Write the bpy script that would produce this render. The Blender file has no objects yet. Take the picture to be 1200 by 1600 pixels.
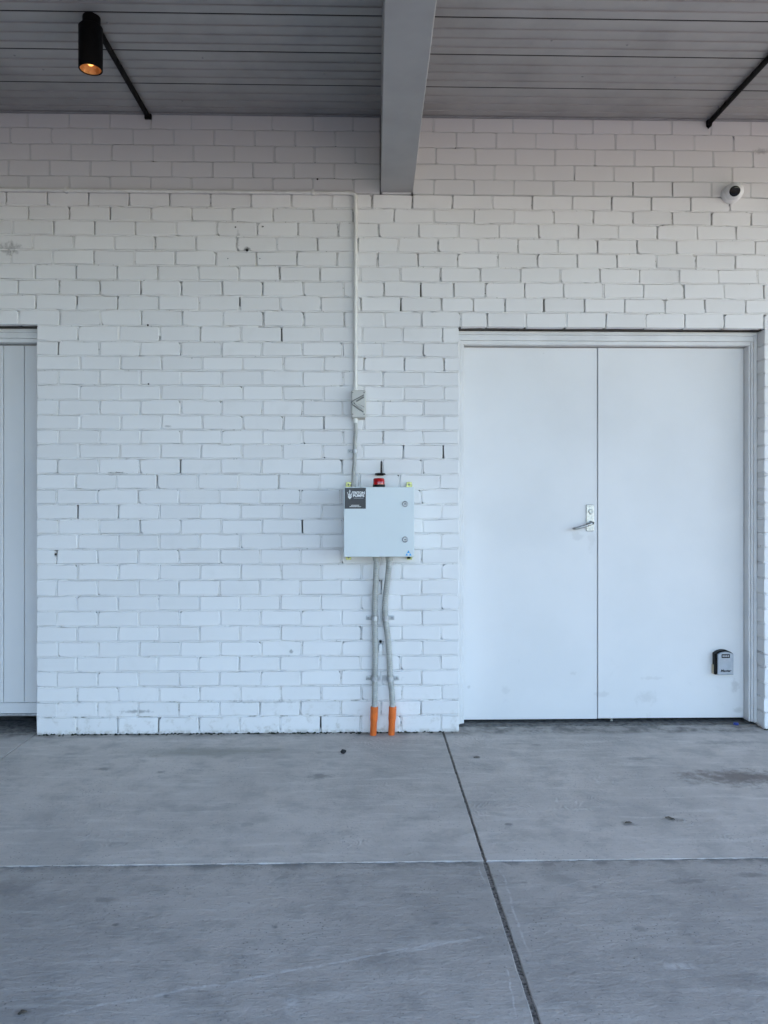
import bpy, bmesh, math, random
from math import sin, cos, pi, radians as R
from mathutils import Vector, Matrix

random.seed(7)
S = bpy.context.scene
COL = S.collection

# ------------------------------------------------------------------ camera
D, H, PSI, FPX, HY = 4.59, 1.412, R(1.35), 1200.0, 775.0
cam = bpy.data.cameras.new('camera')
camo = bpy.data.objects.new('camera', cam); COL.objects.link(camo)
camo.location = (0, -D, H)
camo.rotation_euler = (R(90), 0, -PSI)
cam.sensor_fit = 'VERTICAL'; cam.sensor_height = 24; cam.lens = 24 * FPX / 1600
cam.shift_y = (HY - 800) / 1600
cam.clip_start = 0.05; cam.clip_end = 2000
S.camera = camo

# ------------------------------------------------------------------ sky, sun, exposure
SUN_EL, SUN_AZ = R(36), R(72)          # azimuth clockwise from +Y (into the wall) towards +X (right)
w = bpy.data.worlds.new('World'); S.world = w; w.use_nodes = True
nt = w.node_tree; nt.nodes.clear()
sky = nt.nodes.new('ShaderNodeTexSky'); sky.sky_type = 'NISHITA'; sky.sun_disc = False
sky.sun_elevation = SUN_EL; sky.sun_rotation = SUN_AZ
sky.air_density = 1.0; sky.dust_density = 0.2; sky.ozone_density = 2.8
bg = nt.nodes.new('ShaderNodeBackground'); bg.inputs[1].default_value = 0.15
wo = nt.nodes.new('ShaderNodeOutputWorld')
nt.links.new(sky.outputs[0], bg.inputs[0]); nt.links.new(bg.outputs[0], wo.inputs[0])
sun = bpy.data.lights.new('sun', 'SUN'); sun.energy = 3.4; sun.angle = R(0.53); sun.color = (1, 0.89, 0.77)
suno = bpy.data.objects.new('sun', sun); COL.objects.link(suno)
sd = Vector((sin(SUN_AZ) * cos(SUN_EL), cos(SUN_AZ) * cos(SUN_EL), sin(SUN_EL)))
suno.rotation_euler = (-sd).to_track_quat('-Z', 'Y').to_euler()
suno.location = (8, -8, 12)
vs = S.view_settings
vs.view_transform = 'Standard'; vs.look = 'None'; vs.gamma = 1; vs.use_curve_mapping = False
vs.exposure = 2.40
S.cycles.max_bounces = 8; S.cycles.diffuse_bounces = 4; S.cycles.glossy_bounces = 2; S.cycles.transmission_bounces = 3
S.cycles.adaptive_threshold = 0.02

# ------------------------------------------------------------------ helpers
def W(px, py, Y=0.0):
    """a reading of the photograph (1200 x 1600) carried to the plane at depth Y: metres"""
    u = (px - 600) / FPX; v = (HY - py) / FPX
    t = (Y + D) / (cos(PSI) - u * sin(PSI))
    return Vector((t * (sin(PSI) + u * cos(PSI)), Y, H + t * v))

def G(px, py, z=0.0):
    """the same for a level surface at height z"""
    u = (px - 600) / FPX; v = (HY - py) / FPX
    t = (z - H) / v
    return Vector((t * (sin(PSI) + u * cos(PSI)), -D + t * (cos(PSI) - u * sin(PSI)), z))

class MB:
    def __init__(s): s.v = []; s.f = []
    def add(s, vs, fs):
        o = len(s.v); s.v += [tuple(p) for p in vs]; s.f += [[i + o for i in f] for f in fs]; return s
    def box(s, x0, x1, y0, y1, z0, z1, b=0.0):
        if b <= 0:
            v = [(x0,y0,z0),(x1,y0,z0),(x1,y1,z0),(x0,y1,z0),(x0,y0,z1),(x1,y0,z1),(x1,y1,z1),(x0,y1,z1)]
            return s.add(v, [[0,3,2,1],[4,5,6,7],[0,1,5,4],[1,2,6,5],[2,3,7,6],[3,0,4,7]])
        bm = bmesh.new(); bmesh.ops.create_cube(bm, size=1)
        for q in bm.verts:
            q.co = Vector(((x0+x1)/2 + q.co.x*(x1-x0), (y0+y1)/2 + q.co.y*(y1-y0), (z0+z1)/2 + q.co.z*(z1-z0)))
        bmesh.ops.bevel(bm, geom=bm.edges[:], offset=b, segments=2, affect='EDGES', profile=0.5)
        bm.verts.index_update()
        s.add([q.co[:] for q in bm.verts], [[q.index for q in f.verts] for f in bm.faces]); bm.free(); return s
    def prism(s, poly, y0, y1, inset=0.0):
        """outline in x,z (counter-clockwise seen from the street), front at y0, back at y1"""
        n = len(poly); cx = sum(p[0] for p in poly)/n; cz = sum(p[1] for p in poly)/n
        rings = [[(x, y1, z) for x, z in poly]]
        if inset > 0:
            rings.append([(x, y0+inset, z) for x, z in poly])
            ip = []
            for x, z in poly:
                dx, dz = x-cx, z-cz; l = math.hypot(dx, dz) or 1
                ip.append((x-dx/l*inset, y0, z-dz/l*inset))
            rings.append(ip)
        else:
            rings.append([(x, y0, z) for x, z in poly])
        v = [p for r in rings for p in r]; f = []
        for k in range(len(rings)-1):
            for i in range(n):
                j = (i+1) % n
                f.append([k*n+i, k*n+j, (k+1)*n+j, (k+1)*n+i])
        f.append([(len(rings)-1)*n+i for i in range(n)])
        f.append([i for i in reversed(range(n))])
        return s.add(v, f)
    def tube(s, path, rad, seg=14, cap=True):
        path = [Vector(p) for p in path]; n = len(path)
        rad = rad if isinstance(rad, (list, tuple)) else [rad]*n
        t0 = (path[1]-path[0]).normalized()
        up = Vector((0,1,0)) if abs(t0.y) < 0.8 else Vector((0,0,1))
        v = []
        a = (up - t0*up.dot(t0)).normalized()
        for i, p in enumerate(path):
            t = (path[min(i+1,n-1)] - path[max(i-1,0)]).normalized()
            a = (a - t*a.dot(t)).normalized(); b = t.cross(a)
            for k in range(seg):
                q = p + (a*cos(2*pi*k/seg) + b*sin(2*pi*k/seg))*rad[i]; v.append(q[:])
        f = []
        for i in range(n-1):
            for k in range(seg):
                j = (k+1) % seg
                f.append([i*seg+k, i*seg+j, (i+1)*seg+j, (i+1)*seg+k])
        if cap:
            f.append([k for k in reversed(range(seg))]); f.append([(n-1)*seg+k for k in range(seg)])
        return s.add(v, f)
    def lathe(s, c, axis, prof, seg=28):
        """prof = (radius, distance along the axis)"""
        c = Vector(c); ax = Vector(axis).normalized()
        a = ax.orthogonal().normalized(); b = ax.cross(a); v = []
        for r, h in prof:
            for k in range(seg):
                v.append((c + ax*h + (a*cos(2*pi*k/seg)+b*sin(2*pi*k/seg))*max(r, 1e-5))[:])
        f = []
        for i in range(len(prof)-1):
            for k in range(seg):
                j = (k+1) % seg
                f.append([i*seg+k, i*seg+j, (i+1)*seg+j, (i+1)*seg+k])
        return s.add(v, f)
    def mesh(s, name, mat, smooth=0):
        m = bpy.data.meshes.new(name); m.from_pydata(s.v, [], s.f)
        bm = bmesh.new(); bm.from_mesh(m); bmesh.ops.recalc_face_normals(bm, faces=bm.faces[:]) if smooth != -1 else None
        if smooth and smooth > 0:
            for f in bm.faces: f.smooth = True
            for e in bm.edges:
                if len(e.link_faces) == 2 and e.calc_face_angle(0) > R(smooth): e.smooth = False
        bm.to_mesh(m); bm.free()
        m.materials.append(mat); return m
    def build(s, name, mat, parent=None, smooth=0):
        return link(name, s.mesh(name, mat, smooth), parent)

def link(name, data, parent=None, loc=None):
    o = bpy.data.objects.new(name, data); COL.objects.link(o)
    if parent is not None: o.parent = parent
    if loc is not None: o.location = loc
    return o
def tag(o, label=None, cat=None, group=None, kind=None):
    if label: o['label'] = label
    if cat: o['category'] = cat
    if group: o['group'] = group
    if kind: o['kind'] = kind
    return o
def thing(name, label, cat, group=None, loc=(0,0,0)):
    # an Empty at the thing's base; parts are modelled in world metres and shifted back by it
    o = bpy.data.objects.new(name, None); COL.objects.link(o); o.location = loc; o.empty_display_size = 0.05
    return tag(o, label, cat, group)
def settle(root):
    """parts were built in world coordinates: cancel the offset of the thing's base"""
    for c in root.children: c.location = Vector(c.location) - Vector(root.location)

# ------------------------------------------------------------------ materials
class Mat:
    def __init__(s, name, col=(.8,.8,.8), rough=.5, metal=0.0, spec=.5):
        s.m = bpy.data.materials.new(name); s.m.use_nodes = True; s.t = s.m.node_tree; s.n = s.t.nodes
        s.b = s.n['Principled BSDF']; s.b.inputs['Base Color'].default_value = (*col, 1)
        s.b.inputs['Roughness'].default_value = rough; s.b.inputs['Metallic'].default_value = metal
        s.b.inputs['Specular IOR Level'].default_value = spec
        g = s.n.new('ShaderNodeNewGeometry'); s.P = g.outputs['Position']
    def L(s, a, b): s.t.links.new(a, b)
    def val(s, x, sock):
        if hasattr(x, 'is_linked') or hasattr(x, 'links'): s.L(x, sock)
        else: sock.default_value = x
    def math(s, op, a, b=0.0, c=0.0, clamp=False):
        n = s.n.new('ShaderNodeMath'); n.operation = op; n.use_clamp = clamp
        s.val(a, n.inputs[0]); s.val(b, n.inputs[1]); s.val(c, n.inputs[2]); return n.outputs[0]
    def sep(s):
        n = s.n.new('ShaderNodeSeparateXYZ'); s.L(s.P, n.inputs[0]); return n.outputs
    def scl(s, sc, vec=None):
        n = s.n.new('ShaderNodeVectorMath'); n.operation = 'MULTIPLY'; s.L(vec or s.P, n.inputs[0]); n.inputs[1].default_value = sc; return n.outputs[0]
    def noise(s, scale, detail=4, rough=.55, dist=0.0, vec=None):
        n = s.n.new('ShaderNodeTexNoise'); n.inputs['Scale'].default_value = scale; n.inputs['Detail'].default_value = detail
        n.inputs['Roughness'].default_value = rough; n.inputs['Distortion'].default_value = dist
        s.L(vec or s.P, n.inputs['Vector']); return n.outputs[0]
    def vor(s, scale, feat='F1', vec=None):
        n = s.n.new('ShaderNodeTexVoronoi'); n.feature = feat; n.inputs['Scale'].default_value = scale
        s.L(vec or s.P, n.inputs['Vector']); return n.outputs[0]
    def wave(s, scale, dist, dscale, vec=None, detail=2):
        n = s.n.new('ShaderNodeTexWave'); n.inputs['Scale'].default_value = scale; n.inputs['Distortion'].default_value = dist
        n.inputs['Detail'].default_value = detail; n.inputs['Detail Scale'].default_value = dscale
        s.L(vec or s.P, n.inputs['Vector']); return n.outputs[1]
    def ss(s, x, a, b, lo=0.0, hi=1.0):
        n = s.n.new('ShaderNodeMapRange'); n.interpolation_type = 'SMOOTHSTEP'
        s.val(x, n.inputs[0]); n.inputs[1].default_value = a; n.inputs[2].default_value = b
        n.inputs[3].default_value = lo; n.inputs[4].default_value = hi; return n.outputs[0]
    def mix(s, fac, a, b, mode='MIX'):
        n = s.n.new('ShaderNodeMix'); n.data_type = 'RGBA'; n.blend_type = mode
        s.val(fac, n.inputs[0])
        for x, k in ((a, 6), (b, 7)):
            if isinstance(x, tuple): n.inputs[k].default_value = (*x, 1)
            else: s.L(x, n.inputs[k])
        return n.outputs[2]
    def col(s, x): s.L(x, s.b.inputs['Base Color'])
    def rgh(s, x): s.L(x, s.b.inputs['Roughness'])
    def bump(s, h, strength=.3, dist=.01):
        n = s.n.new('ShaderNodeBump'); n.inputs['Strength'].default_value = strength; n.inputs['Distance'].default_value = dist
        s.L(h, n.inputs['Height']); s.L(n.outputs[0], s.b.inputs['Normal'])
    def blob(s, c, r, warp, amp=1.0):
        """soft-edged patch around a point, its edge broken by warp (0..1)"""
        n = s.n.new('ShaderNodeVectorMath'); n.operation = 'SUBTRACT'; s.L(s.P, n.inputs[0]); n.inputs[1].default_value = c
        k = s.n.new('ShaderNodeVectorMath'); k.operation = 'DIVIDE'; s.L(n.outputs[0], k.inputs[0]); k.inputs[1].default_value = r
        l = s.n.new('ShaderNodeVectorMath'); l.operation = 'LENGTH'; s.L(k.outputs[0], l.inputs[0])
        d = s.math('ADD', l.outputs['Value'], s.math('MULTIPLY', s.math('SUBTRACT', warp, .5), 3.0))
        return s.ss(d, 1.15, .25, 0.0, amp)
    def streak(s, a, b, wdt, warp, amp=1.0):
        a = Vector(a); b = Vector(b); u = (b-a); ln = u.length; u.normalize(); nv = Vector((-u.y, u.x, 0))
        n = s.n.new('ShaderNodeVectorMath'); n.operation = 'SUBTRACT'; s.L(s.P, n.inputs[0]); n.inputs[1].default_value = a
        def dot(v):
            k = s.n.new('ShaderNodeVectorMath'); k.operation = 'DOT_PRODUCT'; s.L(n.outputs[0], k.inputs[0]); k.inputs[1].default_value = v; return k.outputs['Value']
        d = s.math('ABSOLUTE', s.math('ADD', dot(nv), s.math('MULTIPLY', s.math('SUBTRACT', warp, .5), .05)))
        t = dot(u)
        m = s.math('MULTIPLY', s.ss(d, wdt, wdt*.2), s.math('MULTIPLY', s.ss(t, 0, .05), s.ss(t, ln, ln-.1)))
        return s.math('MULTIPLY', m, amp)

def mx(m, *xs):
    r = xs[0]
    for x in xs[1:]: r = m.math('MAXIMUM', r, x)
    return r

BED5 = W(500, 302.5).z
PAINT = (.80, .79, .785)

def brick_material():
    m = Mat('painted brick', PAINT, .55, spec=.35)
    mid = m.noise(9, 4); big = m.noise(1.3, 3)
    oi = m.n.new('ShaderNodeObjectInfo')
    c = m.mix(m.ss(big, .35, .7), (.83,.82,.815), (.80,.79,.785))
    c = m.mix(m.ss(mid, .55, .78, 0, .3), c, (.72,.71,.69))
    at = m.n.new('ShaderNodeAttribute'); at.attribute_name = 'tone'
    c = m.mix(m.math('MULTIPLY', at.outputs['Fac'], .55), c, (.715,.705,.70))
    # flecks where the paint has lifted, grime splashed up from the paving, a few named marks
    fl = m.ss(m.noise(38, 6, .7), .735, .80)
    c = m.mix(m.math('MULTIPLY', fl, .65), c, (.22,.20,.17))
    z = m.sep()[2]
    lowg = m.math('ADD', m.math('MULTIPLY', m.ss(z, .30, .0), m.ss(m.noise(16, 5, .65), .52, .75)), m.math('MULTIPLY', m.ss(z, .030, .004), m.ss(m.noise(25, 5, .7), .42, .58)), 0, True)
    c = m.mix(m.math('MULTIPLY', lowg, .55), c, (.42,.38,.31))
    wp = m.noise(30, 5, .7)
    marks = []
    for px, py, rx, rz, a in ((15,388,.07,.04,.45),(18,390,.012,.05,.6),(386,390,.022,.016,.9),(372,372,.012,.05,.35),(180,740,.06,.010,.8),
                              (455,1018,.012,.012,.5),(87,866,.010,.016,.8),(262,666,.02,.008,.4),(300,560,.006,.006,.5),(368,355,.007,.007,.8),(410,354,.007,.007,.7),
                              (1190,236,.06,.02,.35),(215,1112,.10,.012,.5),(600,1060,.10,.025,.35),(420,1096,.25,.012,.3)):
        p = W(px, py); marks.append(m.blob(tuple(p), (rx, .2, rz), wp, a))
    c = m.mix(mx(m, *marks), c, (.09,.085,.08))
    m.col(c)
    m.rgh(m.ss(mid, .3, .7, .48, .68))
    m.bump(mid, .35, .004)
    return m.m

def mortar_material():
    m = Mat('painted mortar', PAINT, .65, spec=.25)
    g = m.noise(45, 6, .7); g2 = m.noise(2.2, 3)
    c = m.mix(m.ss(g2, .4, .65), (.83,.82,.812), (.80,.79,.78))
    z = m.sep()[2]
    k = m.math('MULTIPLY', m.ss(g, .60, .68), m.math('MULTIPLY', m.ss(g2, .30, .62, .5, 1.0), m.ss(z, 1.2, 2.6, .55, 1.0)))
    c = m.mix(k, c, (.16,.145,.12))
    z = m.sep()[2]
    lowg = m.math('MULTIPLY', m.ss(z, .5, .0), m.ss(m.noise(11, 5, .7), .5, .66))
    c = m.mix(m.math('MULTIPLY', lowg, .8), c, (.16,.14,.11))
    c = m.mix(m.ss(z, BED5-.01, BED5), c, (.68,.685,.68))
    m.col(c); m.bump(m.noise(160, 3, .7), .8, .004)
    return m.m

def concrete(name, tone, front):
    m = Mat(name, (.3,.3,.3), .8, spec=.15)
    n1 = m.noise(1.1, 4, .65, .4); n2 = m.noise(6, 5, .68); n3 = m.noise(60, 4, .7)
    streak = m.noise(3.0, 5, .65, .3, m.scl((1.0, 6.0, 1.0)))
    a = tuple(x*tone for x in (.42,.375,.335)); b = tuple(x*tone for x in (.32,.29,.262))
    c = m.mix(m.ss(n1, .3, .7), a, b)
    c = m.mix(m.ss(n2, .44, .70, 0, .75), c, tuple(x*tone for x in (.275,.255,.232)))
    c = m.mix(m.ss(streak, .48, .72, 0, .45), c, tuple(x*tone for x in (.50,.46,.42)))
    c = m.mix(m.ss(n3, .56, .72, 0, .6), c, tuple(x*tone for x in (.215,.205,.19)))
    pore = m.math('MULTIPLY', m.ss(m.vor(55), .20, .10), m.ss(m.noise(4, 3), .45, .65, .15, .8))
    c = m.mix(pore, c, tuple(x*tone for x in (.13,.125,.12)))
    wp = m.noise(14, 6, .72)
    dk = []
    spots = ((500,1213,.075,.05,.85),(160,1201,.05,.03,.8),(250,1207,.025,.02,.7),(500,1176,.03,.02,.5),(110,1178,.04,.02,.5),(388,1288,.05,.03,.55),
             (745,1183,.035,.03,.8),(840,1164,.04,.018,.7),(982,1287,.035,.025,.85),(1050,1281,.05,.03,.8),(805,1162,.06,.02,.5),(795,1288,.02,.015,.8),
             (655,1279,.08,.04,.3),(1000,1185,.10,.03,.55),(1140,1160,.22,.035,.45),(940,1293,.06,.05,.35))
    if front: spots = ((22,1385,.10,.07,.5),(35,1582,.03,.02,.9),(165,1405,.05,.02,.6),(430,1448,.012,.01,.9),(180,1444,.014,.012,.9),(680,1442,.02,.015,.7),
                       (1080,1376,.12,.02,.55),(1175,1366,.07,.02,.6),(930,1385,.03,.02,.5),(1140,1530,.14,.05,.35),(258,1555,.012,.01,.9),(820,1378,.02,.01,.5),
                       (1000,1450,.03,.02,.5),(600,1500,.2,.05,.2))
    for px, py, rx, ry, am in spots:
        dk.append(m.blob(tuple(G(px, py)), (rx, ry, 1), wp, am))
    c = m.mix(m.math('MULTIPLY', mx(m, *dk), .75), c, tuple(x*tone for x in (.13,.125,.115)))
    if not front:
        rust = m.blob(tuple(G(1165,1215)), (.34,.13,1), m.noise(9, 7, .8), .7)
        c = m.mix(rust, c, (.125,.098,.085))
        gr = m.blob(tuple(G(330,1175)), (.55,.09,1), m.noise(6, 6, .75), .5)
        c = m.mix(gr, c, (.21,.205,.17))
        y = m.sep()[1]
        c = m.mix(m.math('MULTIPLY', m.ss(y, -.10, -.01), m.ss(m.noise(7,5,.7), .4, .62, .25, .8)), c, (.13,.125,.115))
    pale = []
    wl = m.noise(5, 4, .6); br = m.ss(m.noise(28, 4, .7), .36, .56)
    lines = ((70,1587,725,1465,.008,.42),(0,1563,200,1538,.012,.18),(600,1492,780,1458,.01,.28)) if front else ()
    for x0,y0,x1,y1,wd,am in lines:
        pale.append(m.streak(G(x0,y0), G(x1,y1), wd, wl, am))
    if front:
        pale.append(m.streak(G(787,1500), G(812,1598), .004, wl, .5))
        pale.append(m.streak(G(750,1350), G(760,1385), .005, wl, .4))
        pale.append(m.streak(G(780,1355), G(833,1500), .006, wl, .35))
        pale.append(m.blob(tuple(G(1060,1508)), (.05,.02,1), wp, .5))
        pale.append(m.blob(tuple(G(455,1570)), (.03,.05,1), wp, .5))
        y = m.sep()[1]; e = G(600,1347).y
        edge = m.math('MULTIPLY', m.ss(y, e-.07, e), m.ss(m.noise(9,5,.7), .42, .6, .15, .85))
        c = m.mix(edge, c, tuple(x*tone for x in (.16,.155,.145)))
    else:
        y = m.sep()[1]; e = G(600,1347).y
        pale.append(m.math('MULTIPLY', m.ss(y, e+.006, e+.003), m.ss(m.noise(14,4,.6), .45, .65, .0, .35)))
        c = m.mix(m.math('MULTIPLY', m.ss(y, e+.0028, e+.0012), m.ss(m.noise(11,4,.6), .3, .6, .4, .95)), c, (.16,.15,.14))
    c = m.mix(m.math('MULTIPLY', mx(m, *pale), br) if front else mx(m, *pale), c, tuple(x*tone for x in (.58,.56,.54)))
    m.col(c)
    m.rgh(m.ss(n2, .3, .7, .62, .85))
    # trowel arcs: fine curved ridges that come and go
    arcs = m.wave(9, 22, .8, m.scl((1, 1.3, 1)), 3)
    arc = m.math('MULTIPLY', arcs, m.math('MULTIPLY', m.ss(m.noise(2.3, 2), .52, .68), m.ss(m.noise(17, 3, .6), .42, .62, 0.0, .03 if front else .55)))
    brm = m.noise(22, 3, .7, .5, m.scl((.5, 2.0, 1)))
    h = m.math('ADD', m.math('MULTIPLY', n2, .8), m.math('ADD', m.math('MULTIPLY', arc, .5), m.math('ADD', m.math('MULTIPLY', n3, .30), m.math('MULTIPLY', brm, .55))))
    m.bump(h, .85, .008)
    return m.m

def simple(name, col, rough=.5, metal=0.0, var=.08, scale=6, spec=.5, bump=0.0, bscale=120):
    m = Mat(name, col, rough, metal, spec)
    c = m.mix(m.ss(m.noise(scale, 4, .6), .35, .7), col, tuple(max(0, x*(1-var*2)) for x in col))
    m.col(c)
    m.rgh(m.ss(m.noise(scale*3, 3), .3, .7, max(.03, rough-.06), min(1, rough+.08)))
    if bump: m.bump(m.noise(bscale, 4, .6), bump, .003)
    return m.m

def door_material():
    m = Mat('door paint', (.75,.745,.745), .42, spec=.4)
    n = m.noise(2.0, 4); z = m.sep()[2]
    c = m.mix(m.ss(n, .35, .7), (.755,.748,.748), (.72,.716,.716))
    sc = m.math('MULTIPLY', m.ss(z, .75, .08), m.ss(m.noise(7, 6, .75, .6), .60, .74))
    c = m.mix(m.math('MULTIPLY', sc, .25), c, (.5,.49,.48))
    wp = m.noise(22, 5, .7); marks = []
    for px, py, rx, rz, a in ((1148,1070,.03,.06,.6),(1152,1110,.04,.02,.6),(895,1052,.02,.015,.4),(790,1078,.03,.03,.3),(1010,1090,.07,.04,.35),(733,1074,.01,.01,.6),(850,552,.008,.008,.6),(905,838,.05,.03,.35),(925,850,.03,.08,.25),(1020,1060,.10,.012,.3),(940,1085,.05,.02,.35)):
        marks.append(m.blob(tuple(W(px, py, .155)), (rx, .3, rz), wp, a))
    c = m.mix(m.math('MULTIPLY', mx(m, *marks), .55), c, (.36,.34,.32))
    m.col(c); m.rgh(m.ss(n, .3, .7, .36, .50))
    m.bump(m.math('ADD', m.noise(1.6, 3), m.math('MULTIPLY', m.noise(130, 2), .05)), .35, .02)
    return m.m

M = {}
M['brick'] = brick_material(); M['mortar'] = mortar_material()
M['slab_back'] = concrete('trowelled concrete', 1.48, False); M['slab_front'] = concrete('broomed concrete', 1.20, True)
M['slab_plain'] = simple('plain concrete', (.33,.285,.25), .75, var=.12, scale=2.5)
M['sill'] = simple('rough sill concrete', (.20,.19,.175), .9, var=.3, scale=30, bump=.6)  # concrete coloured darker for the shade under the doors
M['forecourt'] = simple('pale pink paving', (.56,.45,.39), .8, var=.08, scale=1.2)
M['blocker'] = simple('dark brick wing', (.07,.055,.048), .85, var=.2, scale=8)  # dark tone keeps the added side wall from bouncing sun back
M['core'] = simple('bare mortar core', (.10,.092,.082), .9, var=.25, scale=40)
M['joint_dirt'] = simple('joint grit', (.30,.27,.24), .95, var=.4, scale=90, bump=.9, bscale=260)
M['yard'] = simple('dusty asphalt yard', (.080,.058,.045), .85, var=.15, scale=1.5, bump=.4)
M['door'] = door_material()
M['frame'] = simple('frame paint', (.76,.755,.75), .45, var=.05, scale=5, bump=.12, bscale=60)
M['soffit'] = simple('grey soffit steel', (.365,.355,.35), .5, var=.09, scale=2.5, bump=.05, bscale=30)
M['beam'] = simple('grey beam paint', (.36,.352,.345), .5, var=.07, scale=2)
M['trim'] = simple('soffit trim', (.30,.30,.31), .6, var=.1, scale=8)
M['dark'] = simple('unlit interior', (.02,.02,.02), .95, var=.1)
M['enclosure'] = simple('pale grey powder coat', (.68,.735,.745), .38, var=.015, scale=3, bump=.04, bscale=400)
M['pvc'] = simple('painted pvc', (.80,.79,.75), .42, var=.06, scale=12)
M['corrugated'] = simple('grey corrugated pvc', (.45,.45,.42), .45, var=.12, scale=16)
M['orange'] = simple('orange pvc', (.80,.17,.028), .42, var=.12, scale=14)
M['isolator'] = simple('isolator plastic', (.56,.55,.51), .4, var=.05, scale=14)
M['isolator_dark'] = simple('isolator shadow plastic', (.20,.20,.19), .5, var=.05, scale=14)
M['zinc'] = simple('yellow zinc', (.62,.64,.28), .35, .6, var=.15, scale=40)
M['galv'] = simple('galvanised steel', (.55,.56,.57), .5, .7, var=.15, scale=50)
M['steel'] = simple('satin stainless', (.46,.47,.47), .32, 1.0, var=.08, scale=40)
M['black'] = simple('black plastic', (.006,.006,.007), .5, spec=.25, var=.2, scale=10)
M['black_pipe'] = simple('black pipe', (.004,.004,.0045), .6, spec=.15, var=.2, scale=10)
M['sticker'] = simple('charcoal sticker', (.035,.036,.042), .4, var=.1, scale=20)
M['print'] = simple('white print', (.85,.85,.85), .5, var=.02)
M['grey_print'] = simple('grey print', (.45,.45,.47), .5, var=.02)
M['blue'] = simple('blue print', (.02,.38,.80), .4, var=.04)
M['camera'] = simple('camera housing', (.80,.80,.79), .35, var=.03)
M['lens'] = simple('black lens glass', (.006,.007,.008), .08, var=.1)
M['silver'] = simple('brushed silver cover', (.36,.41,.48), .36, .6, var=.05, scale=30)
M['beige'] = simple('aged tape', (.62,.52,.36), .6, var=.1)
M['pebble'] = simple('dark grit', (.02,.02,.02), .8, var=.3, scale=60)
M['leaf'] = simple('dry leaf', (.13,.11,.085), .8, var=.3, scale=60)
M['moss'] = simple('dark moss', (.028,.034,.018), .95, var=.4, scale=80)
M['cap_blue'] = simple('blue plastic cap', (.03,.06,.30), .4, var=.1)
mm = Mat('red beacon lens', (.62,.012,.02), .16); mm.b.inputs['Transmission Weight'].default_value = .25; mm.b.inputs['Coat Weight'].default_value = .4
mm.col(mm.mix(mm.ss(mm.wave(60, .5, 1), .3, .7), (.66,.012,.02), (.45,.006,.012))); M['red'] = mm.m
mm = Mat('copper reflector', (.85,.42,.14), .45, .6); mm.col(mm.mix(mm.ss(mm.noise(40, 3), .4, .6), (.9,.48,.17), (.65,.30,.09))); M['reflector'] = mm.m
mm = Mat('lamp filament', (1,.6,.2), .4); mm.b.inputs['Emission Color'].default_value = (1,.42,.10,1); mm.b.inputs['Emission Strength'].default_value = 5.0
mm.L(mm.ss(mm.noise(60, 2), .3, .7, .25, .7), mm.b.inputs['Emission Strength']); M['bulb'] = mm.m

# ------------------------------------------------------------------ ground and paving
CEIL = W(300, 178).z
L_CAN = 4.95                                             # how far the canopy reaches from the wall
g = MB(); g.add([(-400,-400,-.20),(400,-400,-.20),(400,400,-.20),(-400,400,-.20)], [[0,1,2,3]])
tag(g.build('ground', M['yard']), kind='structure')
fc = MB().box(16.01, 60, -20, 14, -.199, -.004).build('forecourt', M['forecourt']); tag(fc, kind='structure')
XJ = W(692, 1146).x                                     # joint that starts by the double door
XL = W(54, 1146).x                                      # joint that starts at the pier corner
YF = G(600, 1347).y                                     # step between the two rows of slabs
pave = MB().box(-14, 16, -5.6, 1.2, -.199, -.0075).build('pavement', M['joint_dirt']); tag(pave, kind='structure')

def slab(x0, x1, y0, y1, z, mat, wob=.0):
    b = .0025; mb = MB(); n = 60
    def side(a, c, k):                                  # points from a to c, a little uneven like a hand-cut edge
        out = []
        for i in range(n):
            t = i/n; p = Vector(a).lerp(Vector(c), t); q = random.uniform(-1, 1)*wob*(1.3 if k == 1 else 1.0)
            out.append((p.x + (q if k == 0 else 0), p.y + (q if k == 1 else 0)))
        return out
    o = side((x0,y0,0),(x1,y0,0),1) + side((x1,y0,0),(x1,y1,0),0) + side((x1,y1,0),(x0,y1,0),1) + side((x0,y1,0),(x0,y0,0),0)
    cx, cy = (x0+x1)/2, (y0+y1)/2; N = len(o)
    ins = lambda x, y, k: (x + (k if x < cx else -k), y + (k if y < cy else -k))
    r0 = [(x,y,-.15) for x,y in o]; r1 = [(x,y,z-b) for x,y in o]; r2 = [(*ins(x,y,b),z) for x,y in o]
    f = []
    for k in range(2):
        for i in range(N):
            j = (i+1)%N; f.append([k*N+i,k*N+j,(k+1)*N+j,(k+1)*N+i])
    f.append([2*N+i for i in range(N)])
    mb.add(r0+r1+r2, f)
    return mb.build('slab', mat, pave)
gp = .0055
xs = [-9.5, -5.6, XL, XJ, 3.35, 6.4, 9.6, 12.8, 15.9]
for i in range(len(xs)-1):
    gl = .003 if i == 2 else gp
    gr = .003 if i == 1 else gp
    near = i in (1, 2, 3)
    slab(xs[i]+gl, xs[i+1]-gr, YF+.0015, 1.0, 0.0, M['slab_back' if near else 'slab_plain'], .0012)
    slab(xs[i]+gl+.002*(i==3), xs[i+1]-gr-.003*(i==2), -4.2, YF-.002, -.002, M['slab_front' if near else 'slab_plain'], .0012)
    slab(xs[i]+gl, xs[i+1]-gr, -5.58, -4.21, -.002, M['slab_plain'], .0012)

# ------------------------------------------------------------------ the painted brick wall
wall = thing('brick_wall', 'white painted brick wall with two recessed doorways under the canopy', 'wall', loc=(0,0,0))
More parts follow.
